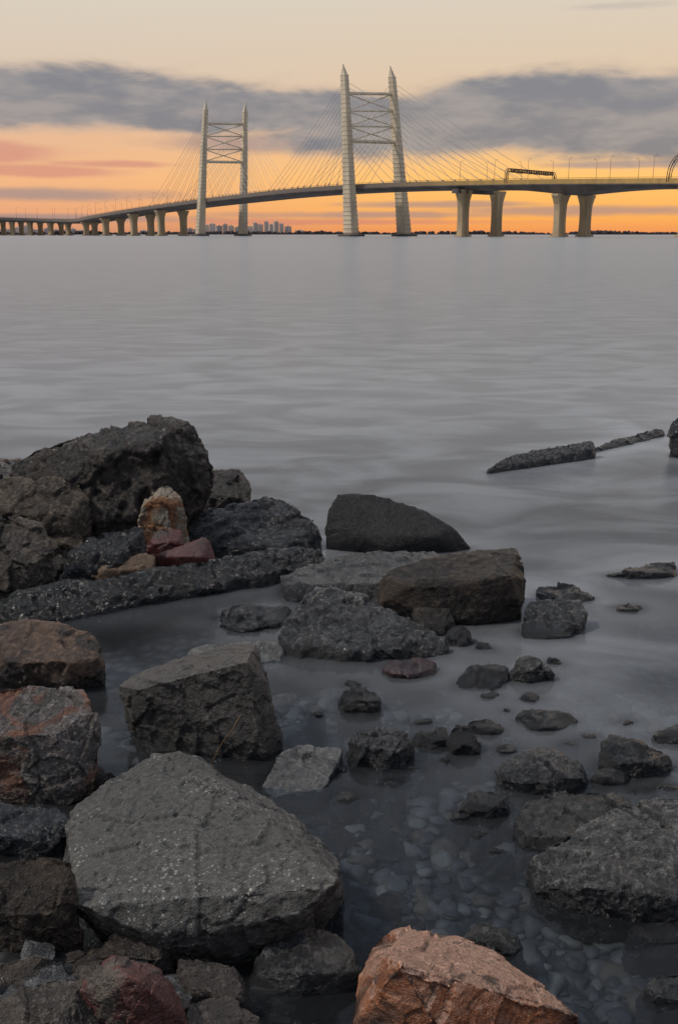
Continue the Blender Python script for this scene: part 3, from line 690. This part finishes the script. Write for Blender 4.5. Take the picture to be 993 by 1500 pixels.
R("rock","dark grey block under the big slab",[(-40,1260),(70,1232),(110,1260),(120,1360),(107,1412),(20,1445),(-40,1448)],'brownblock',zb=.0,df_=.7,e=.5,res=70,cuts=6,ang=.6)
R("stone_slab","large grey concrete slab with white speckles",[(94,1208),(112,1178),(155,1143),(208,1124),(224,1101),(262,1095),(296,1106),(335,1130),(385,1160),(432,1188),(474,1240),(500,1254),(508,1305),(470,1354),(444,1382),(350,1398),(240,1401),(150,1380),(104,1337),(92,1285)],'slab',zb=.05,df_=1.6,e=.12,tt=.97,hmin=.17,res=130,rgh=.7,ang=.2,cat_="stone slab",side=0,cuts=0,inner=[(108,1325,.0),(200,1362,-.04),(320,1368,-.04),(440,1340,-.02),(494,1296,.02)])
R("stone_slab","pale flat stone in the water by the slab",[(384,1152),(405,1104),(435,1091),(504,1092),(499,1108),(470,1130),(449,1164),(398,1167)],'pale',zb=-.01,df_=1.1,e=.12,hmin=.10,res=50,cat_="stone slab",cuts=4,cutd=(.01,.03),side=0,ang=.4)
R("rock","brown rock tucked under the slab",[(142,1400),(160,1362),(205,1354),(250,1374),(260,1412),(215,1432),(150,1432)],'brownrub',zb=.04,df_=.7,res=50)
R("rock","angular reddish brown rock",[(116,1450),(140,1410),(172,1391),(219,1394),(259,1440),(276,1500),(265,1540),(130,1540)],'redrock',zb=.05,df_=.7,e=.5,res=70,cuts=6,inner=[(195,1425,.04)],ang=.5)
R("rock","weathered brown grey rock on the shore",[(-40,1490),(10,1451),(80,1431),(129,1441),(152,1490),(140,1560),(-40,1560)],'brown',zb=.07,df_=.7,e=.4,res=70,cuts=8,ang=.6)
R("rock","dark rounded rock beside the slab",[(356,1430),(385,1391),(440,1358),(482,1353),(519,1388),(537,1420),(505,1452),(420,1464),(366,1457)],'wetgrey',zb=.0,df_=.7,e=.35,res=60,smooth=3,cuts=8,cutd=(.01,.06),ang=.4,rgh=.6)
R("rock","dark brown rubble rock",[(248,1440),(263,1403),(320,1396),(364,1420),(374,1465),(340,1492),(263,1487)],'brownrub',zb=.02,df_=.7,res=50,ang=.6)
R("rock","dark rubble rock at the shore edge",[(266,1510),(290,1463),(350,1460),(387,1490),(390,1545),(275,1545)],'brownrub',zb=.02,df_=.7,res=50,ang=.6)
R("rock","small brown rubble rock",[(32,1440),(50,1413),(100,1416),(120,1440),(90,1462),(40,1462)],'brownrub',zb=.06,df_=.8,res=44)
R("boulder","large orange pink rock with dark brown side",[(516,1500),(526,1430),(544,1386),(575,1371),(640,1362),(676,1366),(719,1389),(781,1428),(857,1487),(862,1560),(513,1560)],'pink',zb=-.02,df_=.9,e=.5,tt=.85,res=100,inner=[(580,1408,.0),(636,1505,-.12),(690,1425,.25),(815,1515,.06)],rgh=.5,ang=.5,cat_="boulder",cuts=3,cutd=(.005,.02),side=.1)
# right shore
R("rock","small grey rock behind the orange rock",[(672,1375),(690,1348),(730,1348),(767,1375),(757,1402),(688,1404)],'grey',zb=.0,df_=.8,res=50)
R("boulder","large rough grey boulder at the waterline",[(773,1262),(812,1236),(860,1203),(905,1182),(960,1168),(1040,1168),(1060,1330),(1000,1352),(930,1352),(850,1330),(788,1302)],'grey',zb=.0,df_=1.0,e=.2,tt=.9,hmin=.15,res=110,rgh=1.3,cat_="boulder",cuts=5,cutd=(.01,.03),side=.05,inner=[(860,1300,.03),(960,1310,.0)],ang=.55)
R("rock","grey flat-topped rock leaning on the boulder",[(750,1210),(768,1176),(800,1159),(870,1154),(926,1168),(917,1195),(850,1225),(800,1247),(763,1240)],'grey',zb=.0,df_=1.,e=.25,hmin=.15,tt=.9,res=66,cuts=5,cutd=(.01,.03),side=.05,ang=.55)
R("rock","low wet stone at the water edge",[(910,1375),(930,1350),(1000,1348),(1040,1360),(1040,1390),(930,1392)],'wet',zb=-.01,df_=.8,res=50,rgh=1.4)
R("rock","small grey stone in clear shallow water",[(932,1445),(960,1418),(1010,1411),(1040,1428),(1040,1477),(950,1470)],'wetgrey',zb=.0,df_=.8,res=50)
print("rocks",time.time()-T0,TV)
V=[];Fc=[]
Yt=Yat(1126,0)
add_tube(V,Fc,[W(307,1128,Yt-.02),W(316,1106,Yt-.05),W(327,1086,Yt-.06),W(341,1068,Yt-.06),W(353,1046,Yt-.05)],.0024,6,.0012)
o=obj("dry_twig",mesh(V,Fc,True),None,simple_mat("twig_bark",(.24,.15,.085),None,.8,30)); tag(o,"thin dry twig leaning on the grey block","twig")
# ------------------------------------------------------------------ pebbles
def pebbles(name,label,n,region,rs,mats,zmin,seed,sz=.55,smooth=True,zmax=9):
    rnd=np.random.RandomState(seed); x=rnd.uniform(region[0],region[1],n); y=rnd.uniform(region[2],region[3],n); z=ground_np(x,y)
    r=rs[0]+(rs[1]-rs[0])*rnd.rand(n)**1.8
    it=[(x[i],y[i],z[i]+r[i]*.1,r[i],1.15,.95,sz) for i in range(n) if zmin<z[i]<zmax]
    stuff(name,label,"pebbles",it,2,mats,.5,seed,smooth)
PB=[simple_mat("submerged_cobble_grey",(.12,.12,.12),(.06,.06,.062),.6,14),simple_mat("submerged_cobble_dark",(.065,.066,.07),(.035,.035,.038),.6,14),simple_mat("submerged_cobble_pale",(.18,.175,.165),(.11,.108,.10),.6,14),simple_mat("submerged_cobble_brown",(.11,.09,.07),(.06,.05,.042),.6,14)]
pebbles("submerged_pebbles","dark grey cobbles lying under shallow clear water",4200,(-1.2,2.2,1.6,3.8),(.014,.052),[PB[0],PB[1],PB[2],PB[1],PB[3],PB[0]],-9,3,.5,True,-.07)
pebbles("shore_rubble","small dark rubble between the shore rocks",1500,(-2.2,.2,1.4,3.3),(.015,.06),[RM['brownrub'],RM['dark'],RM['wetgrey']],-.13,4,.6,False)
pebbles("shore_rubble","dark broken rubble under the rock pile",900,(-3.,-.6,3.,6.2),(.03,.11),[RM['brownrub'],RM['dark'],RM['wet']],-.13,5,.6,False)
# ------------------------------------------------------------------ water (foam haze density stored where waves wash the stones)
me,X,Y=grid(axis(0,2.8,26000,220,20),axis(5.,3.6,26000,260,20),lambda x,y:x*0)
wl=np.concatenate(WL); kd=KDTree(len(wl))
for i,c in enumerate(wl): kd.insert((c[0],c[1],0),i)
kd.balance()
hz=np.zeros(len(X)); nearm=(np.abs(X)<5)&(Y>1.2)&(Y<10)
for i in np.nonzero(nearm)[0]:
    dd=kd.find((X[i],Y[i],0))[2]; hz[i]=math.exp(-max(0,dd-.05)/.16)*(1-math.exp(-dd/.05)) 
at=me.attributes.new("wash","FLOAT","POINT"); at.data.foreach_set("value",hz)
m,nt=newmat("silky_water"); q=NB(nt); p=q.pos(); PS=q.sep(p); Y_=PS[1]
an=q.node('ShaderNodeAttribute',attribute_name="wash"); wash=an.outputs['Fac']
fr=q.node('ShaderNodeFresnel'); fr.inputs['IOR'].default_value=1.33
gl=q.node('ShaderNodeBsdfGlossy',distribution='GGX'); gl.inputs['Color'].default_value=(.62,.655,.70,1)
st=q.noise(q.mapping(p,(.030,.10,1)),1.,3,.5,.4); st3=q.noise(q.mapping(p,(.005,.02,1)),1.,4,.55,.3)
q.l.new(q.mr(Y_,3.,8.,.10,.28),gl.inputs['Roughness'])
q.l.new(q.bump(st,.025,.25),gl.inputs['Normal'])
tr=q.node('ShaderNodeBsdfTransparent'); tr.inputs[0].default_value=(.72,.79,.87,1)
df=q.node('ShaderNodeBsdfDiffuse')
q.l.new(q.mix(q.mr(q.m('ADD',q.m('MULTIPLY',st3,.9),q.m('MULTIPLY',st,.10)),.32,.68),(.42,.44,.47),(.50,.51,.525)),df.inputs[0])
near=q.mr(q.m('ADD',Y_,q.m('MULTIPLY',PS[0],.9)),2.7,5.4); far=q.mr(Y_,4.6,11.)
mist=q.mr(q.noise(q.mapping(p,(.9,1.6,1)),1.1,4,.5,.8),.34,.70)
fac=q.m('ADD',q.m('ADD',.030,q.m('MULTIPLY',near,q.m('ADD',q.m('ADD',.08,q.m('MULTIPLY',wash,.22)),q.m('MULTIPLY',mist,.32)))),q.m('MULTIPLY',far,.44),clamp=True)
fac=q.m('ADD',fac,q.m('MULTIPLY',q.mr(Y_,2.2,3.0),q.m('MULTIPLY',wash,.06)),clamp=True)
ms=q.node('ShaderNodeMixShader'); q.l.new(fac,ms.inputs[0]); q.l.new(tr.outputs[0],ms.inputs[1]); q.l.new(df.outputs[0],ms.inputs[2])
m2=q.node('ShaderNodeMixShader'); q.l.new(q.m('MULTIPLY',fr.outputs[0],.95),m2.inputs[0]); q.l.new(ms.outputs[0],m2.inputs[1]); q.l.new(gl.outputs[0],m2.inputs[2])
q.out(m2.outputs[0])
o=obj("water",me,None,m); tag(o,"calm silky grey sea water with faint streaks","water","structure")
print("end",time.time()-T0)
